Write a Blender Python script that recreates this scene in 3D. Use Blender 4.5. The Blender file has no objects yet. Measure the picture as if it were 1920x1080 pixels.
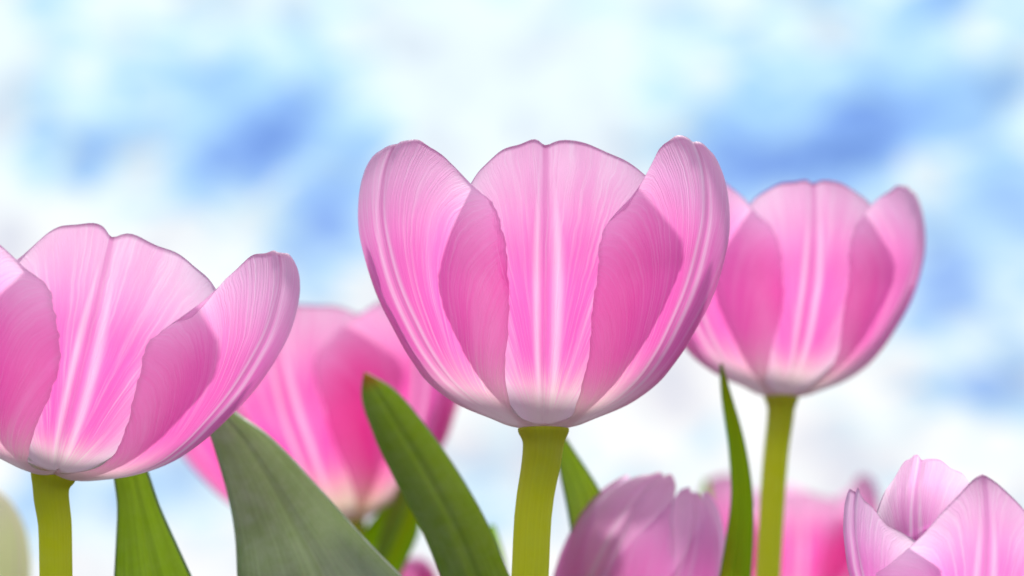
import bpy, math, random
import numpy as np
from mathutils import Vector, Matrix

scene = bpy.context.scene
COL = scene.collection
R = math.radians

# ------------------------------------------------------------------ camera
LENS, PITCH, CAM_Z = 92.0, R(8.0), 0.17
FPX = LENS / 36.0 * 1920.0                       # focal length in photo pixels
cam_data = bpy.data.cameras.new("camera")
cam = bpy.data.objects.new("camera", cam_data)
COL.objects.link(cam)
cam.location = (0, 0, CAM_Z)
cam.rotation_euler = (math.pi / 2 + PITCH, 0, 0)
cam_data.lens = LENS
cam_data.sensor_width = 36.0
cam_data.clip_start = 0.02
cam_data.clip_end = 3000
cam_data.dof.use_dof = True
cam_data.dof.focus_distance = 0.485
cam_data.dof.aperture_fstop = 11.5
cam_data.dof.aperture_blades = 0
scene.camera = cam

def ray(px, py):
    x, y = (px - 960.0) / FPX, (540.0 - py) / FPX
    c, s = math.cos(PITCH), math.sin(PITCH)
    return Vector((x, c - y * s, s + y * c))      # per unit of depth along the optical axis

def at(px, py, depth):
    return Vector((0, 0, CAM_Z)) + ray(px, py) * depth

# ------------------------------------------------------------------ sky and sun
SUN_EL, SUN_AZ = R(46), R(7)                    # azimuth from +Y (behind the flowers) towards +X
world = bpy.data.worlds.new("World")
scene.world = world
world.use_nodes = True
wt = world.node_tree
wt.nodes.clear()
def wn(t, **kw):
    n = wt.nodes.new(t)
    for k, v in kw.items():
        setattr(n, k, v)
    return n
def lin(r, g, b):
    f = lambda c: (c / 255 / 12.92) if c / 255 <= 0.04045 else ((c / 255 + 0.055) / 1.055) ** 2.4
    return (f(r), f(g), f(b), 1)
def wmath(op, a, b=None, clamp=False):
    n = wn('ShaderNodeMath', operation=op, use_clamp=clamp)
    for i, v in enumerate((a, b)):
        if v is None:
            continue
        if isinstance(v, (int, float)):
            n.inputs[i].default_value = v
        else:
            wt.links.new(v, n.inputs[i])
    return n.outputs[0]
sky = wn('ShaderNodeTexSky', sky_type='NISHITA', sun_disc=False, sun_elevation=SUN_EL, sun_rotation=SUN_AZ)
tc = wn('ShaderNodeTexCoord')
sep = wn('ShaderNodeSeparateXYZ')
wt.links.new(tc.outputs['Generated'], sep.inputs[0])
# direction as azimuth / elevation, in units of 1/FPX radian
az = wmath('MULTIPLY', wmath('ARCTAN2', sep.outputs[0], sep.outputs[1]), FPX)
el = wmath('MULTIPLY', wmath('ARCSINE', sep.outputs[2]), FPX)
comb = wn('ShaderNodeCombineXYZ')
wt.links.new(az, comb.inputs[0]); wt.links.new(el, comb.inputs[1])
# wind-torn cloud edges: warp the angular coordinates with noise
nz = wn('ShaderNodeTexNoise')
nz.inputs['Scale'].default_value = 0.0085
nz.inputs['Detail'].default_value = 2.0
wt.links.new(comb.outputs[0], nz.inputs['Vector'])
wsub = wn('ShaderNodeVectorMath', operation='SUBTRACT')
wt.links.new(nz.outputs['Color'], wsub.inputs[0]); wsub.inputs[1].default_value = (0.5, 0.5, 0.5)
wscl = wn('ShaderNodeVectorMath', operation='MULTIPLY')
wt.links.new(wsub.outputs[0], wscl.inputs[0]); wscl.inputs[1].default_value = (150, 150, 0)
wadd = wn('ShaderNodeVectorMath', operation='ADD')
wt.links.new(comb.outputs[0], wadd.inputs[0]); wt.links.new(wscl.outputs[0], wadd.inputs[1])
def gap(px, py, sx, sy, rot, w):
    d = ray(px, py).normalized()
    a, e = math.atan2(d.x, d.y) * FPX, math.asin(d.z) * FPX
    m = wn('ShaderNodeMapping', vector_type='TEXTURE')
    m.inputs['Location'].default_value = (a, e, 0)
    m.inputs['Rotation'].default_value = (0, 0, R(rot))
    m.inputs['Scale'].default_value = (sx * 2, sy * 2, 1)
    wt.links.new(wadd.outputs[0], m.inputs['Vector'])
    q = wn('ShaderNodeTexGradient', gradient_type='SPHERICAL')
    wt.links.new(m.outputs[0], q.inputs[0])
    # smooth falloff
    s = wn('ShaderNodeMapRange', interpolation_type='SMOOTHSTEP')
    wt.links.new(q.outputs['Fac'], s.inputs['Value'])
    s.inputs['To Max'].default_value = w * 0.60
    return s.outputs[0]
GAPS = [  # blue gaps between the clouds: centre, radii, tilt, depth
    (410,140,70,35,20,.40), (505,235,110,60,35,.62), (480,270,60,45,20,.22), (370,330,75,42,20,.58),
    (180,310,75,34,55,.62), (70,270,34,90,5,.50), (90,70,34,90,0,.36), (290,80,70,34,25,.28), (270,190,110,60,40,.26),
    (690,255,90,36,25,.52), (640,370,75,55,45,.62), (600,480,110,65,20,.55), (570,170,150,70,30,.32),
    (40,1000,60,60,20,.30), (70,930,80,50,20,.45), (320,900,100,60,40,.55), (200,940,120,60,20,.28), (910,930,110,70,60,.42),
    (1400,80,50,50,0,.22), (1370,245,75,60,20,.55), (1450,160,80,60,20,.30), (1560,270,210,75,12,.55),
    (1690,205,85,50,20,.52), (1590,300,130,48,12,.42), (1450,335,170,60,5,.50), (1740,5,60,30,0,.50),
    (1890,170,100,26,15,.42), (1885,340,75,75,0,.62), (1870,470,140,110,20,.34), (1750,480,70,100,0,.42),
    (1810,560,140,70,0,.40), (1730,590,50,28,0,.35), (1870,700,120,60,15,.48), (1910,770,100,50,0,.36), (1760,745,80,28,0,.32),
    (1190,250,50,36,0,.24), (1330,830,70,70,60,.17), (1560,830,60,70,30,.14), (1630,690,90,50,30,.15), (480,330,70,30,20,.2),
    (1650,60,240,120,0,.20), (1850,100,200,160,0,.22), (1200,60,160,60,0,.10), (900,170,190,130,0,-.45), (60,430,200,60,0,-.3), (1450,760,200,90,0,-.2),
    (560,330,160,100,30,.22), (330,240,280,130,25,.2), (1500,250,240,110,10,.15), (640,440,110,90,30,.2),
]
tot = None
for g in GAPS:
    v = gap(*g)
    tot = v if tot is None else wmath('ADD', tot, v)
# everywhere else in the sky: broad drifting cloud pattern
nb = wn('ShaderNodeTexNoise')
nb.inputs['Scale'].default_value = 2.6
nb.inputs['Detail'].default_value = 4
wt.links.new(tc.outputs['Generated'], nb.inputs['Vector'])
nf = wn('ShaderNodeTexNoise')
nf.inputs['Scale'].default_value = 0.0135
nf.inputs['Detail'].default_value = 4
mst = wn('ShaderNodeMapping')
mst.inputs['Rotation'].default_value = (0, 0, R(-32)); mst.inputs['Scale'].default_value = (0.55, 1.7, 1)   # streaks drawn out by the wind
wt.links.new(wadd.outputs[0], mst.inputs['Vector'])
wt.links.new(mst.outputs[0], nf.inputs['Vector'])
fine = wmath('MULTIPLY', wmath('SUBTRACT', nf.outputs['Fac'], 0.5), 1.15)
tot = wmath('ADD', tot, fine, clamp=True)
ramp = wn('ShaderNodeValToRGB')
cr = ramp.color_ramp
cr.elements[0].position = 0.0; cr.elements[0].color = (1.0, 1.0, 1.0, 1)
cr.elements[1].position = 1.0; cr.elements[1].color = lin(104, 138, 204)
for p, c in ((0.12, lin(232, 250, 255)), (0.3, lin(190, 225, 254)), (0.5, lin(166, 202, 252)), (0.75, lin(138, 172, 240))):
    e = cr.elements.new(p); e.color = c
wt.links.new(tot, ramp.inputs[0])
# high cloud is thin and cyan-white, low cloud thick and white
hi = wn('ShaderNodeMapRange', interpolation_type='SMOOTHSTEP')
wt.links.new(el, hi.inputs['Value'])
e_lo = math.asin(ray(960, 620).normalized().z) * FPX
e_hi = math.asin(ray(960, 150).normalized().z) * FPX
hi.inputs['From Min'].default_value = e_lo; hi.inputs['From Max'].default_value = e_hi
tint = wn('ShaderNodeMix', data_type='RGBA', blend_type='MULTIPLY')
wt.links.new(hi.outputs[0], tint.inputs[0])
wt.links.new(ramp.outputs[0], tint.inputs[6])
tint.inputs[7].default_value = (0.86, 0.985, 1.03, 1)
ng = wn('ShaderNodeTexNoise')
ng.inputs['Scale'].default_value = 0.007
ng.inputs['Detail'].default_value = 4
wsh = wn('ShaderNodeVectorMath', operation='ADD')
wt.links.new(wadd.outputs[0], wsh.inputs[0]); wsh.inputs[1].default_value = (730, 410, 0)
wt.links.new(wsh.outputs[0], ng.inputs['Vector'])
gv = wn('ShaderNodeMapRange', interpolation_type='SMOOTHSTEP')
wt.links.new(ng.outputs['Fac'], gv.inputs['Value'])
gv.inputs['From Min'].default_value = 0.45; gv.inputs['From Max'].default_value = 0.78
veil = wn('ShaderNodeMix', data_type='RGBA', blend_type='MULTIPLY')
wt.links.new(gv.outputs[0], veil.inputs[0]); wt.links.new(tint.outputs[2], veil.inputs[6])
veil.inputs[7].default_value = (0.66, 0.66, 0.78, 1)
lum = wn('ShaderNodeVectorMath', operation='SCALE')
wt.links.new(veil.outputs[2], lum.inputs[0]); lum.inputs['Scale'].default_value = 7.35   # cloud radiance over the 0.1 below
cover = wn('ShaderNodeMapRange', interpolation_type='SMOOTHSTEP')                        # cloud cover: dense ahead, broken overhead and behind
wt.links.new(wmath('ADD', sep.outputs[1], wmath('MULTIPLY', nb.outputs['Fac'], 0.5)), cover.inputs['Value'])
cover.inputs['From Min'].default_value = -0.1; cover.inputs['From Max'].default_value = 1.0
cover.inputs['To Min'].default_value = 0.35; cover.inputs['To Max'].default_value = 1.0
smix = wn('ShaderNodeMix', data_type='RGBA')
wt.links.new(cover.outputs[0], smix.inputs[0])
wt.links.new(sky.outputs[0], smix.inputs[6]); wt.links.new(lum.outputs[0], smix.inputs[7])
bg = wn('ShaderNodeBackground')
bg.inputs['Strength'].default_value = 0.1
wt.links.new(smix.outputs[2], bg.inputs['Color'])
wo = wn('ShaderNodeOutputWorld')
wt.links.new(bg.outputs[0], wo.inputs['Surface'])

sun_data = bpy.data.lights.new("sun", 'SUN')
sun_data.energy = 2.05
sun_data.angle = R(6)                            # sun veiled by thin cloud
sun_data.color = (1.0, 0.96, 0.9)
sun = bpy.data.objects.new("sun", sun_data)
COL.objects.link(sun)
sd = Vector((math.sin(SUN_AZ) * math.cos(SUN_EL), math.cos(SUN_AZ) * math.cos(SUN_EL), math.sin(SUN_EL)))
sun.rotation_euler = sd.to_track_quat('Z', 'Y').to_euler()

scene.view_settings.view_transform = 'Standard'
scene.view_settings.look = 'None'
scene.view_settings.exposure = 0.5
scene.view_settings.gamma = 1.0
scene.view_settings.use_curve_mapping = False
scene.cycles.max_bounces = 12
scene.cycles.diffuse_bounces = 8
scene.cycles.glossy_bounces = 3
scene.cycles.transmission_bounces = 8
scene.cycles.use_denoising = True
scene.cycles.sample_clamp_indirect = 6.0

# ------------------------------------------------------------------ materials
class NT:
    def __init__(self, name):
        self.m = bpy.data.materials.new(name)
        self.m.use_nodes = True
        self.t = self.m.node_tree
        self.t.nodes.clear()
    def n(self, t, **kw):
        x = self.t.nodes.new(t)
        for k, v in kw.items():
            setattr(x, k, v)
        return x
    def put(self, sock, v):
        if hasattr(v, 'node'):
            self.t.links.new(v, sock)
        else:
            sock.default_value = v
    def math(self, op, a, b=0.0, c=None, clamp=False):
        x = self.n('ShaderNodeMath', operation=op, use_clamp=clamp)
        self.put(x.inputs[0], a); self.put(x.inputs[1], b)
        if c is not None:
            self.put(x.inputs[2], c)
        return x.outputs[0]
    def mix(self, f, a, b, blend='MIX'):
        x = self.n('ShaderNodeMix', data_type='RGBA', blend_type=blend)
        self.put(x.inputs[0], f); self.put(x.inputs[6], a); self.put(x.inputs[7], b)
        return x.outputs[2]
    def ramp(self, f, pts):
        x = self.n('ShaderNodeValToRGB')
        e = x.color_ramp.elements
        e[0].position, e[0].color = pts[0]
        e[1].position, e[1].color = pts[-1]
        for p, c in pts[1:-1]:
            k = e.new(p); k.color = c
        self.put(x.inputs[0], f)
        return x.outputs[0]
    def smooth(self, v, a, b, lo=0.0, hi=1.0):
        x = self.n('ShaderNodeMapRange', interpolation_type='SMOOTHSTEP')
        self.put(x.inputs['Value'], v)
        x.inputs['From Min'].default_value = a; x.inputs['From Max'].default_value = b
        x.inputs['To Min'].default_value = lo; x.inputs['To Max'].default_value = hi
        return x.outputs[0]
    def noise(self, vec, scale=1.0, detail=2.0, rough=0.5):
        x = self.n('ShaderNodeTexNoise')
        x.inputs['Scale'].default_value = scale
        x.inputs['Detail'].default_value = detail
        x.inputs['Roughness'].default_value = rough
        self.put(x.inputs['Vector'], vec)
        return x.outputs['Fac']
    def xyz(self, x, y, z=0.0):
        c = self.n('ShaderNodeCombineXYZ')
        self.put(c.inputs[0], x); self.put(c.inputs[1], y); self.put(c.inputs[2], z)
        return c.outputs[0]
    def uv(self):
        u = self.n('ShaderNodeUVMap'); u.uv_map = 'UVMap'
        s = self.n('ShaderNodeSeparateXYZ')
        self.t.links.new(u.outputs[0], s.inputs[0])
        return s.outputs[0], s.outputs[1]
    def done(self, shader):
        o = self.n('ShaderNodeOutputMaterial')
        self.t.links.new(shader, o.inputs['Surface'])
        return self.m

def petal_material(name, refl, trans, base, base_top=0.44, vein=0.34, gloss=0.05, shade_tint=(0.97, 0.56, 0.83), thinmax=0.85, flank=0.35):
    """Thin petal: diffuse + translucent, with fanning veins, pale midrib, pale margin, cream base."""
    k = NT(name)
    u, v = k.uv()                                       # u: -1..1 across, v: 0 base .. 1 tip
    oi = k.n('ShaderNodeObjectInfo')
    seed = k.math('MULTIPLY', oi.outputs['Random'], 37.0)
    au = k.math('ABSOLUTE', u)
    fan = k.math('SUBTRACT', 1.55, k.math('MULTIPLY', k.math('POWER', v, 1.7), 1.05))
    q = k.math('MULTIPLY', u, fan)
    wob = k.noise(k.xyz(k.math('MULTIPLY', u, 3.0), k.math('MULTIPLY', v, 4.0), seed), 1.0, 3.0, 0.6)
    q = k.math('ADD', q, k.math('MULTIPLY', k.math('SUBTRACT', wob, 0.5), 0.07))
    veins = k.noise(k.xyz(k.math('MULTIPLY', q, 52.0), k.math('MULTIPLY', v, 1.6), seed), 1.0, 3.0, 0.65)
    broad = k.noise(k.xyz(k.math('MULTIPLY', q, 7.0), k.math('MULTIPLY', v, 1.3), seed), 1.0, 2.0, 0.5)
    hair = k.noise(k.xyz(k.math('MULTIPLY', q, 120.0), k.math('MULTIPLY', v, 5.0), seed), 1.0, 2.0, 0.6)
    # pale twin lines beside the midrib, fading and narrowing to the tip, fanning open at the base
    wr = k.math('ADD', 0.045, k.math('MULTIPLY', k.math('SUBTRACT', 1.0, v), 0.10))
    d = k.math('DIVIDE', k.math('SUBTRACT', au, wr), k.math('MULTIPLY', wr, 0.48))
    rib = k.math('POWER', 2.718, k.math('MULTIPLY', k.math('MULTIPLY', d, d), -1.0))
    rib = k.math('MULTIPLY', rib, k.math('ADD', 0.45, k.math('MULTIPLY', hair, 0.9)))
    rib = k.math('MULTIPLY', rib, k.smooth(v, 0.02, 0.3, 0.3, 0.58), clamp=True)
    core = k.math('MULTIPLY', k.smooth(au, 0.012, 0.035, 1.0, 0.0), k.smooth(v, 0.1, 0.4, 0.0, 0.5))
    edge = k.smooth(k.math('ADD', au, k.math('MULTIPLY', hair, 0.10)), 0.66, 1.08)
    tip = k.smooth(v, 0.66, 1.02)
    pale = k.math('ADD', k.math('MULTIPLY', k.math('MULTIPLY', k.smooth(veins, 0.46, 0.8), vein), k.smooth(au, 0.35, 0.85, 1.0, 0.35)), k.math('MULTIPLY', k.smooth(broad, 0.5, 0.8), 0.18))
    pale = k.math('ADD', pale, k.math('MULTIPLY', k.smooth(hair, 0.45, 0.8), 0.13))
    pale = k.math('ADD', pale, k.math('MULTIPLY', edge, 0.5))
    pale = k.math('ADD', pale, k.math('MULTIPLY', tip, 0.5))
    pale = k.math('MAXIMUM', pale, rib)
    pale = k.math('MINIMUM', pale, 0.85)
    bz = k.math('ADD', v, k.math('MULTIPLY', k.math('SUBTRACT', veins, 0.5), 0.34))
    bz = k.math('SUBTRACT', bz, k.math('MULTIPLY', rib, 0.03))
    bfac = k.smooth(bz, base_top * 0.3, base_top, 1.0, 0.0)
    deep = k.math('MULTIPLY', k.smooth(v, 0.5, 0.95, 1.0, 0.0), k.smooth(au, 0.35, 0.95, 1.0, flank))  # overlap shade put into the colour: deeper low on the petal, fading upward
    thin = k.math('MULTIPLY', k.smooth(k.math('ADD', au, k.math('MULTIPLY', k.math('SUBTRACT', broad, 0.5), 0.35)), 0.24, 0.98), k.smooth(v, 0.15, 0.5, 0.35, 0.85))
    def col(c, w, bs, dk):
        x = k.mix(deep, c, (c[0] * shade_tint[0], c[1] * shade_tint[1], c[2] * shade_tint[2], 1))
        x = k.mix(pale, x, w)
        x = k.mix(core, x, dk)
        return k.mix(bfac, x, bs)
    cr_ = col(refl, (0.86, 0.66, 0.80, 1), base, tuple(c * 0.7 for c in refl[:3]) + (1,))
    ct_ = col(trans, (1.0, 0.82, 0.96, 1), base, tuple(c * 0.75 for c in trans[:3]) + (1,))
    ct_ = k.mix(k.math('MULTIPLY', thin, thinmax), ct_, (0.98, 0.80, 0.94, 1))   # the margin thins out and lets more light through
    hgt = k.math('ADD', k.math('MULTIPLY', veins, 0.6), k.math('MULTIPLY', hair, 0.5))
    bmp = k.n('ShaderNodeBump')
    bmp.inputs['Strength'].default_value = 0.5
    bmp.inputs['Distance'].default_value = 0.0006
    k.put(bmp.inputs['Height'], hgt)
    df = k.n('ShaderNodeBsdfDiffuse'); k.put(df.inputs['Color'], cr_); k.put(df.inputs['Normal'], bmp.outputs[0])
    tr = k.n('ShaderNodeBsdfTranslucent'); k.put(tr.inputs['Color'], ct_); k.put(tr.inputs['Normal'], bmp.outputs[0])
    ms = k.n('ShaderNodeMixShader'); ms.inputs[0].default_value = 0.87
    k.t.links.new(df.outputs[0], ms.inputs[1]); k.t.links.new(tr.outputs[0], ms.inputs[2])
    gl = k.n('ShaderNodeBsdfGlossy'); gl.inputs['Roughness'].default_value = 0.5
    gl.inputs['Color'].default_value = (1, 0.95, 1, 1)
    k.put(gl.inputs['Normal'], bmp.outputs[0])
    fr = k.n('ShaderNodeFresnel'); fr.inputs['IOR'].default_value = 1.35
    ff = k.math('ADD', k.math('MULTIPLY', fr.outputs[0], 0.22), gloss * 0.4, clamp=True)
    m2 = k.n('ShaderNodeMixShader'); k.put(m2.inputs[0], ff)
    k.t.links.new(ms.outputs[0], m2.inputs[1]); k.t.links.new(gl.outputs[0], m2.inputs[2])
    return k.done(m2.outputs[0])

PINK = ((0.84, 0.34, 0.67, 1), (0.93, 0.25, 0.65, 1), (0.84, 0.72, 0.68, 1))
DEEP = ((0.80, 0.26, 0.55, 1), (0.95, 0.13, 0.54, 1), (0.76, 0.62, 0.45, 1))
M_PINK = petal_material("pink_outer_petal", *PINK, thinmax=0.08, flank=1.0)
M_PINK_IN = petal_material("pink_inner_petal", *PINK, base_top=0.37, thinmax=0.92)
M_DEEP = petal_material("deep_pink_outer_petal", *DEEP, thinmax=0.08, flank=1.0)
M_DEEP_IN = petal_material("deep_pink_inner_petal", *DEEP, thinmax=0.4)
M_MAUVE = petal_material("mauve_pink_petal", (0.82, 0.42, 0.71, 1), (0.94, 0.33, 0.75, 1), (0.70, 0.62, 0.45, 1), vein=0.35)
M_BUD = petal_material("bud_pink_petal", (0.92, 0.42, 0.74, 1), (0.99, 0.52, 0.86, 1), (0.70, 0.62, 0.45, 1), vein=0.3, shade_tint=(0.98, 0.75, 0.9))
M_CREAM = petal_material("cream_petal", (0.86, 0.92, 0.44, 1), (0.95, 0.99, 0.55, 1), (0.55, 0.65, 0.25, 1), shade_tint=(1, 1, 1))

def green_material(name, refl, trans, tmix, bloom, tipcol=None, rough=0.45, contrast=0.68):
    k = NT(name)
    u, v = k.uv()
    oi = k.n('ShaderNodeObjectInfo')
    seed = k.math('MULTIPLY', oi.outputs['Random'], 53.0)
    ln = k.noise(k.xyz(k.math('MULTIPLY', u, 26.0), k.math('MULTIPLY', v, 2.0), seed), 1.0, 3.0, 0.6)
    tcn = k.n('ShaderNodeTexCoord')
    mott = k.noise(tcn.outputs['Object'], 260.0, 4.0, 0.65)
    big = k.noise(tcn.outputs['Object'], 45.0, 3.0, 0.5)
    dark = tuple(c * contrast for c in refl[:3]) + (1,)
    c1 = k.mix(k.smooth(ln, 0.35, 0.7), dark, refl)
    f = k.math('MULTIPLY', k.smooth(k.math('ADD', k.math('MULTIPLY', mott, 0.6), k.math('MULTIPLY', big, 0.5)), 0.34, 0.74), bloom)
    c1 = k.mix(f, c1, (0.64, 0.70, 0.58, 1))          # waxy grey bloom
    c2 = k.mix(k.smooth(ln, 0.35, 0.7), tuple(c * (contrast + 0.1) for c in trans[:3]) + (1,), trans)
    mid = k.smooth(k.math('ABSOLUTE', k.math('ADD', u, 0.02)), 0.015, 0.05, 0.5 * min(1.0, bloom * 2), 0.0)
    c1 = k.mix(mid, c1, (0.33, 0.42, 0.22, 1))
    if tipcol:
        tf = k.smooth(v, 0.93, 0.995)
        c1 = k.mix(tf, c1, tipcol); c2 = k.mix(tf, c2, tipcol)
    bmp = k.n('ShaderNodeBump')
    bmp.inputs['Strength'].default_value = 0.5
    bmp.inputs['Distance'].default_value = 0.0006
    k.put(bmp.inputs['Height'], k.math('ADD', ln, k.math('MULTIPLY', mott, 0.5)))
    df = k.n('ShaderNodeBsdfPrincipled')
    k.put(df.inputs['Base Color'], c1); df.inputs['Roughness'].default_value = rough
    df.inputs['Specular IOR Level'].default_value = 0.35
    k.put(df.inputs['Normal'], bmp.outputs[0])
    tr = k.n('ShaderNodeBsdfTranslucent'); k.put(tr.inputs['Color'], c2)
    ms = k.n('ShaderNodeMixShader'); ms.inputs[0].default_value = tmix
    k.t.links.new(df.outputs[0], ms.inputs[1]); k.t.links.new(tr.outputs[0], ms.inputs[2])
    return k.done(ms.outputs[0])

M_LEAF = green_material("leaf_green", (0.14, 0.25, 0.02, 1), (0.30, 0.48, 0.01, 1), 0.55, 0.22, (0.42, 0.20, 0.03, 1))
M_WAXY = green_material("waxy_leaf", (0.34, 0.46, 0.21, 1), (0.34, 0.46, 0.17, 1), 0.45, 0.75)
M_LIME = green_material("young_leaf", (0.22, 0.45, 0.01, 1), (0.42, 0.72, 0.005, 1), 0.65, 0.02)
M_STEM = green_material("stem_green", (0.57, 0.62, 0.03, 1), (0.99, 1.0, 0.03, 1), 0.5, 0.12, rough=0.55, contrast=0.88)

# ------------------------------------------------------------------ mesh helpers
def spline(pts, n):
    """Smooth curve through pts (list of tuples), n samples by arc length; -> (n, dim) array."""
    P = np.array(pts, float)
    if len(P) == 2:
        t = np.linspace(0, 1, n)[:, None]
        return P[0] * (1 - t) + P[1] * t
    h = np.linalg.norm(np.diff(P, axis=0), axis=1) + 1e-12
    D = np.diff(P, axis=0) / h[:, None]               # chord slopes; tangents blend the neighbours
    T = np.vstack([D[0], (D[:-1] * h[1:, None] + D[1:] * h[:-1, None]) / (h[:-1] + h[1:])[:, None], D[-1]])
    out = []
    for i in range(len(P) - 1):
        for t in np.linspace(0, 1, 24, endpoint=False):
            out.append((2 * t**3 - 3 * t**2 + 1) * P[i] + (t**3 - 2 * t**2 + t) * h[i] * T[i]
                       + (3 * t**2 - 2 * t**3) * P[i + 1] + (t**3 - t**2) * h[i] * T[i + 1])
    out.append(P[-1])
    out = np.array(out)
    s = np.concatenate([[0], np.cumsum(np.linalg.norm(np.diff(out, axis=0), axis=1))])
    x = np.linspace(0, s[-1], n)
    return np.stack([np.interp(x, s, out[:, k]) for k in range(out.shape[1])], 1)

def grid_mesh(name, V, U):
    """V: (rows, cols, 3) points, U: (rows, cols, 2) uv."""
    nr, nc = V.shape[:2]
    me = bpy.data.meshes.new(name)
    faces = [(i * nc + j, i * nc + j + 1, (i + 1) * nc + j + 1, (i + 1) * nc + j) for i in range(nr - 1) for j in range(nc - 1)]
    me.from_pydata(V.reshape(-1, 3).tolist(), [], faces)
    uv = me.uv_layers.new(name='UVMap')
    idx = np.zeros(len(me.loops), int)
    me.loops.foreach_get('vertex_index', idx)
    uv.data.foreach_set('uv', U.reshape(-1, 2)[idx].astype(np.float32).ravel())
    me.polygons.foreach_set('use_smooth', [True] * len(me.polygons))
    return me

def link(name, me, mat, parent, matrix=None, thick=0.0, sub=0, rim=False):
    o = bpy.data.objects.new(name, me)
    COL.objects.link(o)
    me.materials.append(mat)
    if parent is not None:
        o.parent = parent
    if matrix is not None:
        o.matrix_local = matrix
    if sub:
        m = o.modifiers.new('subdivision', 'SUBSURF'); m.levels = sub; m.render_levels = sub
    if thick:
        m = o.modifiers.new('thickness', 'SOLIDIFY'); m.thickness = thick; m.offset = 0.0; m.use_rim_only = rim
    return o

U0 = 0.5 / FPX                                     # flower unit: one photo pixel at half a metre
OUTER = [(2,-2),(45,3),(105,24),(160,50),(205,82),(246,128),(282,186),(312,246),(335,318),(346,376),(346,424),(338,474),(324,508),(308,528)]
INNER = [(2,5),(38,11),(92,31),(142,60),(187,94),(228,140),(266,194),(300,250),(318,318),(326,376),(325,420),(320,462),(314,486),(308,500)]
CLOSED = [(2,0),(40,4),(80,24),(115,60),(140,105),(156,160),(162,220),(158,290),(146,350),(124,400),(92,440),(52,466)]

def petal_mesh(prof, width, top, seed, wrap=1.0, ruffle=1.0, notch=0.03, groove=7.0, open_=0.0, twist=0.0, flare=0.0, length=1.0, rag=1.0, curl=(0.0, 0.0), skew=(1.0, 1.0), dome=0.0, corner=0.0):
    """width: [(v, half width)], top: (drop, power) of the tip outline. Units: flower units."""
    rnd = np.random.RandomState(seed)
    NR, NC = 64, 49
    C = spline(prof, 240)
    w_v, w_w = zip(*width)
    ph = rnd.rand(12) * 6.283
    V = np.zeros((NR, NC, 3)); UV = np.zeros((NR, NC, 2))
    ss = np.linspace(-1, 1, NC); ss = np.sign(ss) * np.abs(ss) ** 1.08
    Ws = spline([(a * 400, b) for a, b in width], 200); Ws[:, 0] /= 400
    for j, s in enumerate(ss):
        L = 1 - top[0] * abs(s) ** top[1] - notch * math.exp(-(s / 0.07) ** 2) * 0.5
        if s < 0: L -= corner * abs(s) ** 6             # one shoulder cut lower than the other
        L += ruffle * (0.006 * math.sin(5 * s + ph[0]) + 0.003 * math.sin(17 * s + ph[1]))
        L *= length
        for i in range(NR):
            v = i / (NR - 1)
            t = min(v * L, 1.12)
            x = min(t, 1.0) * 239
            k = min(int(x), 238); f = x - k
            r, z = C[k] * (1 - f) + C[k + 1] * f
            ta = C[min(k + 3, 239)] - C[max(k - 3, 0)]
            ta = ta / (np.linalg.norm(ta) + 1e-9)
            if t > 1.0:
                ln = (t - 1.0) * 700
                r += ta[0] * ln; z += ta[1] * ln
            n = np.array([-ta[1], ta[0]])            # inward normal in the (r, z) plane
            w = float(np.interp(v, Ws[:, 0], Ws[:, 1]))
            w *= skew[0] if s < 0 else skew[1]
            e = abs(s) ** 6
            w *= 1 + e * rag * (0.006 * math.sin(19 * v + ph[2] + 2 * np.sign(s)) + 0.005 * math.sin(73 * v + ph[3] + np.sign(s)) + 0.004 * math.sin(140 * v + ph[6]))
            rho = max(r / max(ta[1], 0.30), 30) * wrap
            th = w * s / rho
            lat = rho * math.sin(th)
            inw = rho * (1 - math.cos(th))
            # midrib groove: a shallow fold pressed inwards, flanked by low ridges
            g = groove * min(1, v * 3) * (math.exp(-(s / 0.06) ** 2) - 0.45 * math.exp(-((abs(s) - 0.16) / 0.09) ** 2))
            g += ruffle * v * (5 * math.sin(3.1 * s + 4 * v + ph[4]) * abs(s) + 4 * math.sin(6.3 * v + 2.2 * s + ph[5]))
            cl = curl[0] if s < 0 else curl[1]       # margin rolled in (+) or out (-)
            inw += g + cl * max(0, abs(s) - 0.45) ** 2 * 3.3 * v
            inw -= flare * v ** 3
            if dome and s > -0.2:
                a_, b_ = min(1, (s + 0.2) / 0.6), max(0, (v - 0.58) / 0.42)
                inw += dome * a_ * a_ * (3 - 2 * a_) * b_ ** 1.6
            p = np.array([r, z]) + n * inw
            V[i, j] = (lat + twist * v * z * 0.2, -p[0], p[1])
            UV[i, j] = (s, v)
    if open_:
        a = R(open_)
        y, z = V[..., 1].copy(), V[..., 2].copy()
        V[..., 1] = y * math.cos(a) - z * math.sin(a)
        V[..., 2] = y * math.sin(a) + z * math.cos(a)
    return V, UV

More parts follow.
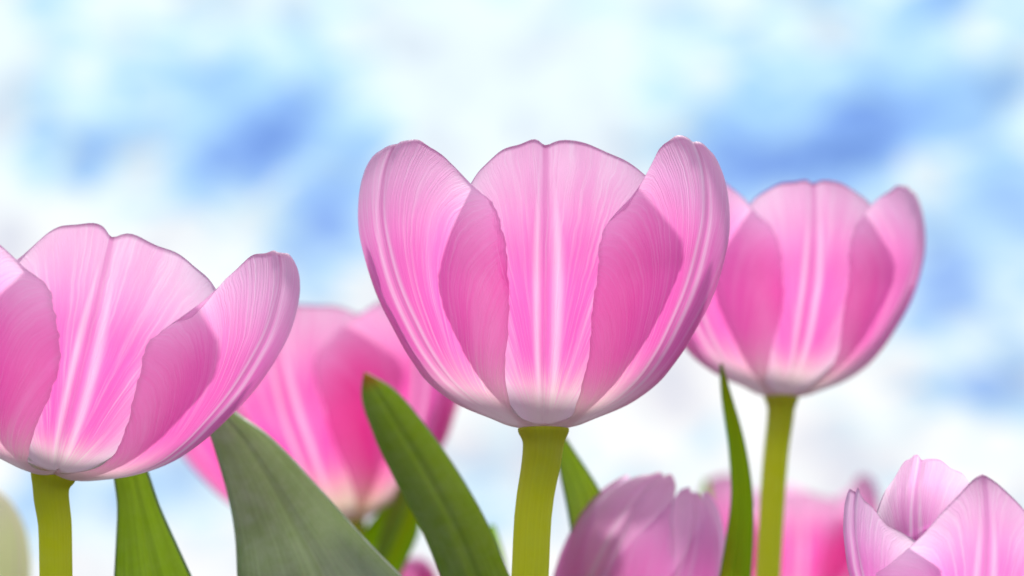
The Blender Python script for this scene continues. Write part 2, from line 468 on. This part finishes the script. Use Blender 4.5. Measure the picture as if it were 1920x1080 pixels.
W_OUT = [(0, 30), (0.08, 34), (0.13, 36), (0.24, 88), (0.36, 150), (0.5, 204), (0.68, 240), (0.82, 246), (0.93, 236), (1.0, 206)]
W_RIGHT = [(0, 30), (0.08, 34), (0.13, 36), (0.24, 86), (0.36, 143), (0.45, 170), (0.6, 208), (0.73, 230), (0.85, 240), (0.93, 234), (1.0, 204)]
W_BLUNT = [(0, 30), (0.08, 34), (0.13, 40), (0.24, 78), (0.36, 132), (0.5, 190), (0.7, 240), (0.85, 264), (0.93, 262), (1.0, 240)]
W_SPREAD = [(0, 44), (0.05, 52), (0.1, 60), (0.24, 86), (0.36, 120), (0.5, 168), (0.7, 232), (0.85, 258), (0.93, 245), (1.0, 210)]
W_IN = [(0, 34), (0.12, 60), (0.3, 118), (0.5, 180), (0.7, 226), (0.85, 232), (0.95, 214), (1.0, 190)]
W_CL = [(0, 36), (0.12, 80), (0.3, 140), (0.5, 172), (0.68, 160), (0.82, 135), (0.93, 112), (1.0, 84)]

def tube_mesh(name, P, rr, sides=20):
    n = len(P)
    V = np.zeros((n, sides + 1, 3)); UV = np.zeros((n, sides + 1, 2))
    ln = np.concatenate([[0], np.cumsum(np.linalg.norm(np.diff(P, axis=0), axis=1))])
    up = np.array([0, 1.0, 0])
    for i in range(n):
        t = P[min(i + 1, n - 1)] - P[max(i - 1, 0)]; t /= np.linalg.norm(t)
        a = np.cross(up, t); a /= np.linalg.norm(a)
        b = np.cross(t, a)
        for j in range(sides + 1):
            q = 2 * math.pi * j / sides
            V[i, j] = P[i] + rr[i] * (a * math.cos(q) + b * math.sin(q))
            UV[i, j] = (j / sides * 2 - 1, ln[i] / ln[-1])
    return grid_mesh(name, V, UV)

def tulip(label, base_px, depth, ground, size=1.0, lean=0.0, tip=0.0, spin=0.0, mat=None, petals=(), via=(), stem_r=35, group=None):
    """base_px: photo pixel where the flower meets its stem, at the given depth; ground: (dx, dy) of the root from there."""
    H = at(*base_px, depth)
    root = bpy.data.objects.new("tulip", None)
    COL.objects.link(root)
    G = Vector((H.x + ground[0], H.y + ground[1], 0.0))
    root.location = G
    root.empty_display_size = 0.01
    root["label"] = label; root["category"] = "tulip"
    if group:
        root["group"] = group
    M = Matrix.Translation(H - G) @ Matrix.Rotation(R(lean), 4, 'Y') @ Matrix.Rotation(R(tip), 4, 'X') @ Matrix.Rotation(R(spin), 4, 'Z') @ Matrix.Scale(size * U0, 4)
    for k, p in enumerate(petals):
        p = dict(p)
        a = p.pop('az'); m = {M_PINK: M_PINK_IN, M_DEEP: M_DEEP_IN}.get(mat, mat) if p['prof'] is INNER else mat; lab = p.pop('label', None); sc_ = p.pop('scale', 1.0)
        V, UV = petal_mesh(**p)
        me = grid_mesh("petal", V, UV)
        # real size is baked into the mesh; the object only turns about the flower axis
        S = np.array(M @ Matrix.Rotation(R(a), 4, 'Z') @ Matrix.Scale(sc_, 4))
        co = V.reshape(-1, 3) @ S[:3, :3].T + S[:3, 3]
        me.vertices.foreach_set('co', co.astype(np.float32).ravel())
        me.update()
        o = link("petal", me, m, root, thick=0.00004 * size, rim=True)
        if lab:
            o["label"] = lab
    # stem: from the receptacle down to the ground
    ax = M.to_3x3() @ Vector((0, 0, 1)); ax.normalize()
    Hl = H - G
    u = size * U0
    pts = [tuple(Hl + ax * 2.5 * u), tuple(Hl - ax * 14 * u)]
    for (px, py) in via:
        pts.append(tuple(at(px, py, depth) - G))
    pts.append((0, 0, -0.005))
    P = spline(pts, 400)
    sel = np.unique(np.concatenate([np.arange(0, 24), np.linspace(24, 399, 50).astype(int)]))
    crown = np.array(Hl) + np.array(ax)[None, :] * np.array([4.4, 4.1, 3.7, 3.1])[:, None] * u
    P = np.vstack([crown, P[sel]])
    rad = np.full(len(P), stem_r * u)
    s = np.linalg.norm(P - np.array(Hl), axis=1) / u
    rad *= 1 + 0.28 * np.exp(-(s / 16.0) ** 2) + 0.10 * np.exp(-(s / 70.0) ** 2)
    rad[:4] *= (0.02, 0.5, 0.85, 0.97)                                    # closed crown under the petals
    me = tube_mesh("stem", P, rad)
    link("stem", me, M_STEM, root)
    return root

def leaf(root, left, right, depth, mat, bulge=0.18, attach=True, label=None, thick=0.0009, waist=0.35, dback=0.0, ripple=0.0):
    """Blade whose margins run from the tip down; the foot clasps the stem at the plant's root."""
    G = root.location
    n = 46
    dl = depth if isinstance(depth, tuple) else (depth, depth)
    A = spline(left, n); B = spline(right, n)
    rows = []
    for i in range(n):
        d = dl[0] + (dl[1] - dl[0]) * i / (n - 1)
        rows.append((np.array(at(A[i][0], A[i][1], d)), np.array(at(B[i][0], B[i][1], d))))
    if attach:                                       # continue below to the plant's foot
        a0, b0 = rows[-1]; da = (rows[-1][0] - rows[-6][0]); db = (rows[-1][1] - rows[-6][1])
        c0 = (a0 + b0) / 2; w0 = b0 - a0
        dc = (da + db) / 2; dc = dc / np.linalg.norm(dc)
        foot = np.array((G.x, G.y, 0.012))
        ln = np.linalg.norm(foot - c0)
        Lc = spline([tuple(c0), tuple(c0 + dc * ln * 0.33), tuple(foot * 0.75 + c0 * 0.25 ), tuple(foot)], 26)
        dw = ((rows[-1][1] - rows[-1][0]) - (rows[-6][1] - rows[-6][0])) / 5
        for i in range(1, 26):
            f = i / 25
            g = 1 + 0.25 * math.sin(min(f * 2.5, 1) * math.pi) * 0.6
            k = g * (1 - f) + 0.22 * f
            rows.append((Lc[i] - w0 * k / 2, Lc[i] + w0 * k / 2))
    N = len(rows); NC = 17
    V = np.zeros((N, NC, 3)); UV = np.zeros((N, NC, 2))
    for i, (a, b) in enumerate(rows):
        w = np.linalg.norm(b - a)
        for j in range(NC):
            s = -1 + 2 * j / (NC - 1)
            p = a * (1 - (s + 1) / 2) + b * (s + 1) / 2
            p = p + np.array((0, 1, 0.15)) * (bulge * w * (1 - s * s) - 0.05 * w * math.exp(-(s / 0.1) ** 2) + ripple * w * math.sin(i * 0.35 + 2 * s))
            V[i, j] = p - np.array(G)
            UV[i, j] = (s, 1 - i / (N - 1))
    me = grid_mesh("leaf", V, UV)
    o = link("leaf", me, mat, root, thick=thick, rim=True)
    if label:
        o["label"] = label
    return o

# ------------------------------------------------------------------ ground
def ground():
    k = NT("garden_soil")
    tcn = k.n('ShaderNodeTexCoord')
    a = k.noise(tcn.outputs['Object'], 9.0, 6.0, 0.65)
    b = k.noise(tcn.outputs['Object'], 160.0, 4.0, 0.6)
    c = k.mix(k.smooth(a, 0.35, 0.65), (0.06, 0.045, 0.03, 1), (0.06, 0.10, 0.025, 1))
    c = k.mix(k.math('MULTIPLY', b, 0.5), c, (0.14, 0.12, 0.07, 1))
    bm = k.n('ShaderNodeBump'); bm.inputs['Distance'].default_value = 0.01
    k.put(bm.inputs['Height'], b)
    p = k.n('ShaderNodeBsdfPrincipled'); k.put(p.inputs['Base Color'], c)
    p.inputs['Roughness'].default_value = 0.95
    k.put(p.inputs['Normal'], bm.outputs[0])
    m = k.done(p.outputs[0])
    # denser near the bed, out to the horizon
    e = [-900, -300, -100, -30, -10, -4] + list(np.linspace(-2, 3, 61)) + [4, 10, 30, 100, 300, 900]
    rng = np.random.RandomState(3)
    ph = rng.rand(8) * 6.28
    V = np.zeros((len(e), len(e), 3)); UV = np.zeros((len(e), len(e), 2))
    for i, y in enumerate(e):
        for j, x in enumerate(e):
            h = 0.006 * math.sin(9 * x + ph[0]) * math.sin(8 * y + ph[1]) + 0.004 * math.sin(23 * x + 11 * y + ph[2]) if abs(x) < 4 and abs(y) < 4 else 0
            V[i, j] = (x, y, h - 0.008); UV[i, j] = (x, y)
    o = link("ground", grid_mesh("ground", V, UV), m, None)
    o["kind"] = "structure"; o["label"] = "dark garden soil under the tulip bed"
ground()

# ------------------------------------------------------------------ tulips
P_IN = dict(prof=INNER, width=W_IN, top=(0.11, 2.4), notch=0.028, wrap=0.97, groove=6.0)
P_OUT = dict(prof=OUTER, width=W_OUT, top=(0.15, 2.0), notch=0.0, wrap=1.05, groove=3.0)
def cup(seed, **kw):
    out = []
    for i, a in enumerate((180, 120, -120, 60, -60, 0)):
        d = dict(P_OUT if a in (180, 60, -60) else P_IN)
        if a == 180: d['length'] = 0.97
        if a in (120, -120): d['length'] = 0.97
        if a == 60: d.update(width=W_RIGHT, top=(0.24, 3.0), length=0.985)
        if a == -60: d.update(top=(0.16, 3.4), length=0.975, curl=(0, 30))
        if a == 0: d.update(skew=(0.86, 1.28), curl=(25, 25), corner=0.12, length=0.985)
        d.update(az=a * 0.99 if abs(a) == 60 else a, seed=seed * 17 + i)
        d.update(kw.get(f"p{a}", {}))
        out.append(d)
    return out

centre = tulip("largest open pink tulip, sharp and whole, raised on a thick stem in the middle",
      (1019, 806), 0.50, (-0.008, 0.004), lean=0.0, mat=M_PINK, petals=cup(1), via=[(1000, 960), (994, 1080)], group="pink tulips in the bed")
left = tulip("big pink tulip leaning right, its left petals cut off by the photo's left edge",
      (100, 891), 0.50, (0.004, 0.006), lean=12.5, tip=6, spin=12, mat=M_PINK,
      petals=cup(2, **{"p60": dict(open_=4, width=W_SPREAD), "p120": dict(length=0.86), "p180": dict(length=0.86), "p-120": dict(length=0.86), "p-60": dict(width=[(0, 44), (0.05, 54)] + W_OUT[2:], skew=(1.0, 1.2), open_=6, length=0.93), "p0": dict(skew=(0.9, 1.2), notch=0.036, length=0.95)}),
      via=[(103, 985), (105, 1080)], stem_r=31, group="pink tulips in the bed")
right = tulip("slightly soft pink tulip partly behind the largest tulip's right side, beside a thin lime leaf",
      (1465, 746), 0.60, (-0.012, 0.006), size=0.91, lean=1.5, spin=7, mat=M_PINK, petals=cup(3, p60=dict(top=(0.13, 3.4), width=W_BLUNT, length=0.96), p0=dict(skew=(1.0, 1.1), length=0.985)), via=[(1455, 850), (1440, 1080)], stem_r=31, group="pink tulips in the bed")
rear = tulip("blurred deep pink tulip low behind the gap between the two biggest tulips",
      (648, 984), 0.70, (0.02, 0.01), size=1.13, lean=-11, spin=-12, mat=M_DEEP, petals=cup(4, **{'p60': dict(length=0.9, width=W_BLUNT, top=(0.15, 3)), 'p120': dict(length=0.85), 'p180': dict(length=0.88), 'p-60': dict(open_=6, length=0.92)}), via=[(672, 1080)], group="pink tulips in the bed")
bud = tulip("closed mauve pink tulip head rising from the bottom edge right of the thick stem",
      (1116, 1304), 0.57, (0.0, 0.01), size=1.06, lean=21, mat=M_BUD, group="pink tulips in the bed",
      petals=[dict(prof=CLOSED, width=W_CL, top=(0.2, 2.0), seed=50 + i, az=a, notch=0.0, length=ln) for i, (a, ln) in enumerate(((170, 0.85), (-100, 0.92), (70, 0.98), (-30, 1.0), (28, 0.95)))])
haze_tulip = tulip("very blurred magenta tulip far back behind the right thin stem and lime leaf",
      (1482, 1152), 0.88, (0.0, 0.01), size=0.87, mat=M_DEEP, petals=cup(6, p0=dict(length=0.9)), group="pink tulips in the bed")
corner = tulip("sharp mauve pink tulip with parted petals in the bottom right corner",
      (1796, 1248), 0.48, (0.0, 0.01), size=0.65, lean=0, tip=6, mat=M_MAUVE, group="pink tulips in the bed", petals=[
        dict(P_IN, az=95, seed=701, length=0.85), dict(P_OUT, az=165, seed=702, length=0.8),
        dict(P_IN, az=-168, seed=703, top=(0.2, 2.0), length=1.12, ruffle=2.0, skew=(1.1, 0.66)),
        dict(P_IN, az=-72, seed=704, ruffle=2.4, skew=(1, 1.25), curl=(0, 10), length=0.98, top=(0.24, 2.0)), dict(P_IN, az=68, seed=705),
        dict(P_OUT, az=3, seed=706, top=(0.46, 1.15), scale=1.03, width=[(0, 40), (0.12, 90), (0.3, 170), (0.5, 240), (0.7, 285), (0.85, 296), (1.0, 290)])])
cream = tulip("pale cream blurred tulip at the photo's bottom left edge",
      (-60, 1230), 0.66, (0.0, 0.01), size=0.9, mat=M_CREAM, group="pale tulips",
      petals=[dict(prof=CLOSED, width=W_CL, top=(0.1, 2.0), seed=80 + i, az=a, notch=0.0) for i, a in enumerate((-175, 65, -55))])
small = tulip("small blurred pink tulip bud peeping between the broad green leaves",
      (800, 1170), 0.74, (0.0, 0.01), size=0.4, lean=-15, mat=M_PINK, group="pink tulips in the bed",
      petals=[dict(prof=CLOSED, width=W_CL, top=(0.2, 2.0), seed=90 + i, az=a, notch=0.0) for i, a in enumerate((180, 120, -120, 60, -60, 0))])

# ------------------------------------------------------------------ leaves (margins from the tip down)
leaf(left, [(388,690),(380,770),(400,830),(430,935),(443,1010),(446,1085)], [(389,690),(420,752),(500,815),(600,918),(690,1018),(757,1085)], (0.545, 0.52), M_WAXY, ripple=0.012, label="broad grey green waxy leaf")
leaf(left, [(214,800),(212,870),(221,950),(219,1010),(215,1085)], [(230,800),(262,853),(300,955),(330,1022),(359,1085)], (0.53, 0.52), M_LEAF)
leaf(centre, [(682,700),(678,735),(700,810),(745,905),(795,1000),(830,1085)], [(688,699),(728,722),(795,795),(850,872),(905,965),(957,1085)], (0.57, 0.53), M_LEAF, label="dark green leaf with a brown tip")
leaf(right, [(1351,682),(1352,720),(1368,850),(1372,930),(1362,1010),(1349,1085)], [(1354,682),(1368,730),(1396,830),(1411,930),(1412,1010),(1407,1085)], (0.57, 0.56), M_LIME, bulge=0.1, label="thin lime green leaf")
leaf(centre, [(1040,800),(1045,850),(1066,960),(1085,1085)], [(1046,800),(1072,840),(1126,925),(1180,1085)], (0.58, 0.57), M_LEAF)
leaf(rear, [(752,900),(738,940),(706,1030),(690,1085)], [(760,902),(765,945),(742,1030),(720,1085)], (0.68, 0.68), M_LEAF)
leaf(rear, [(770,930),(745,1000),(722,1050),(705,1085)], [(790,935),(783,1000),(762,1050),(745,1085)], (0.66, 0.66), M_LIME)
leaf(rear, [(740,920),(690,985),(640,1040),(600,1085)], [(746,930),(735,985),(720,1040),(700,1085)], (0.70, 0.70), M_LIME)
leaf(haze_tulip, [(1322,898),(1318,930),(1312,985),(1300,1085)], [(1326,898),(1332,930),(1334,985),(1335,1085)], (0.80, 0.80), M_LIME)
leaf(rear, [(918,985),(908,1010),(900,1050),(890,1085)], [(926,985),(934,1010),(945,1050),(950,1085)], (0.64, 0.64), M_LIME)
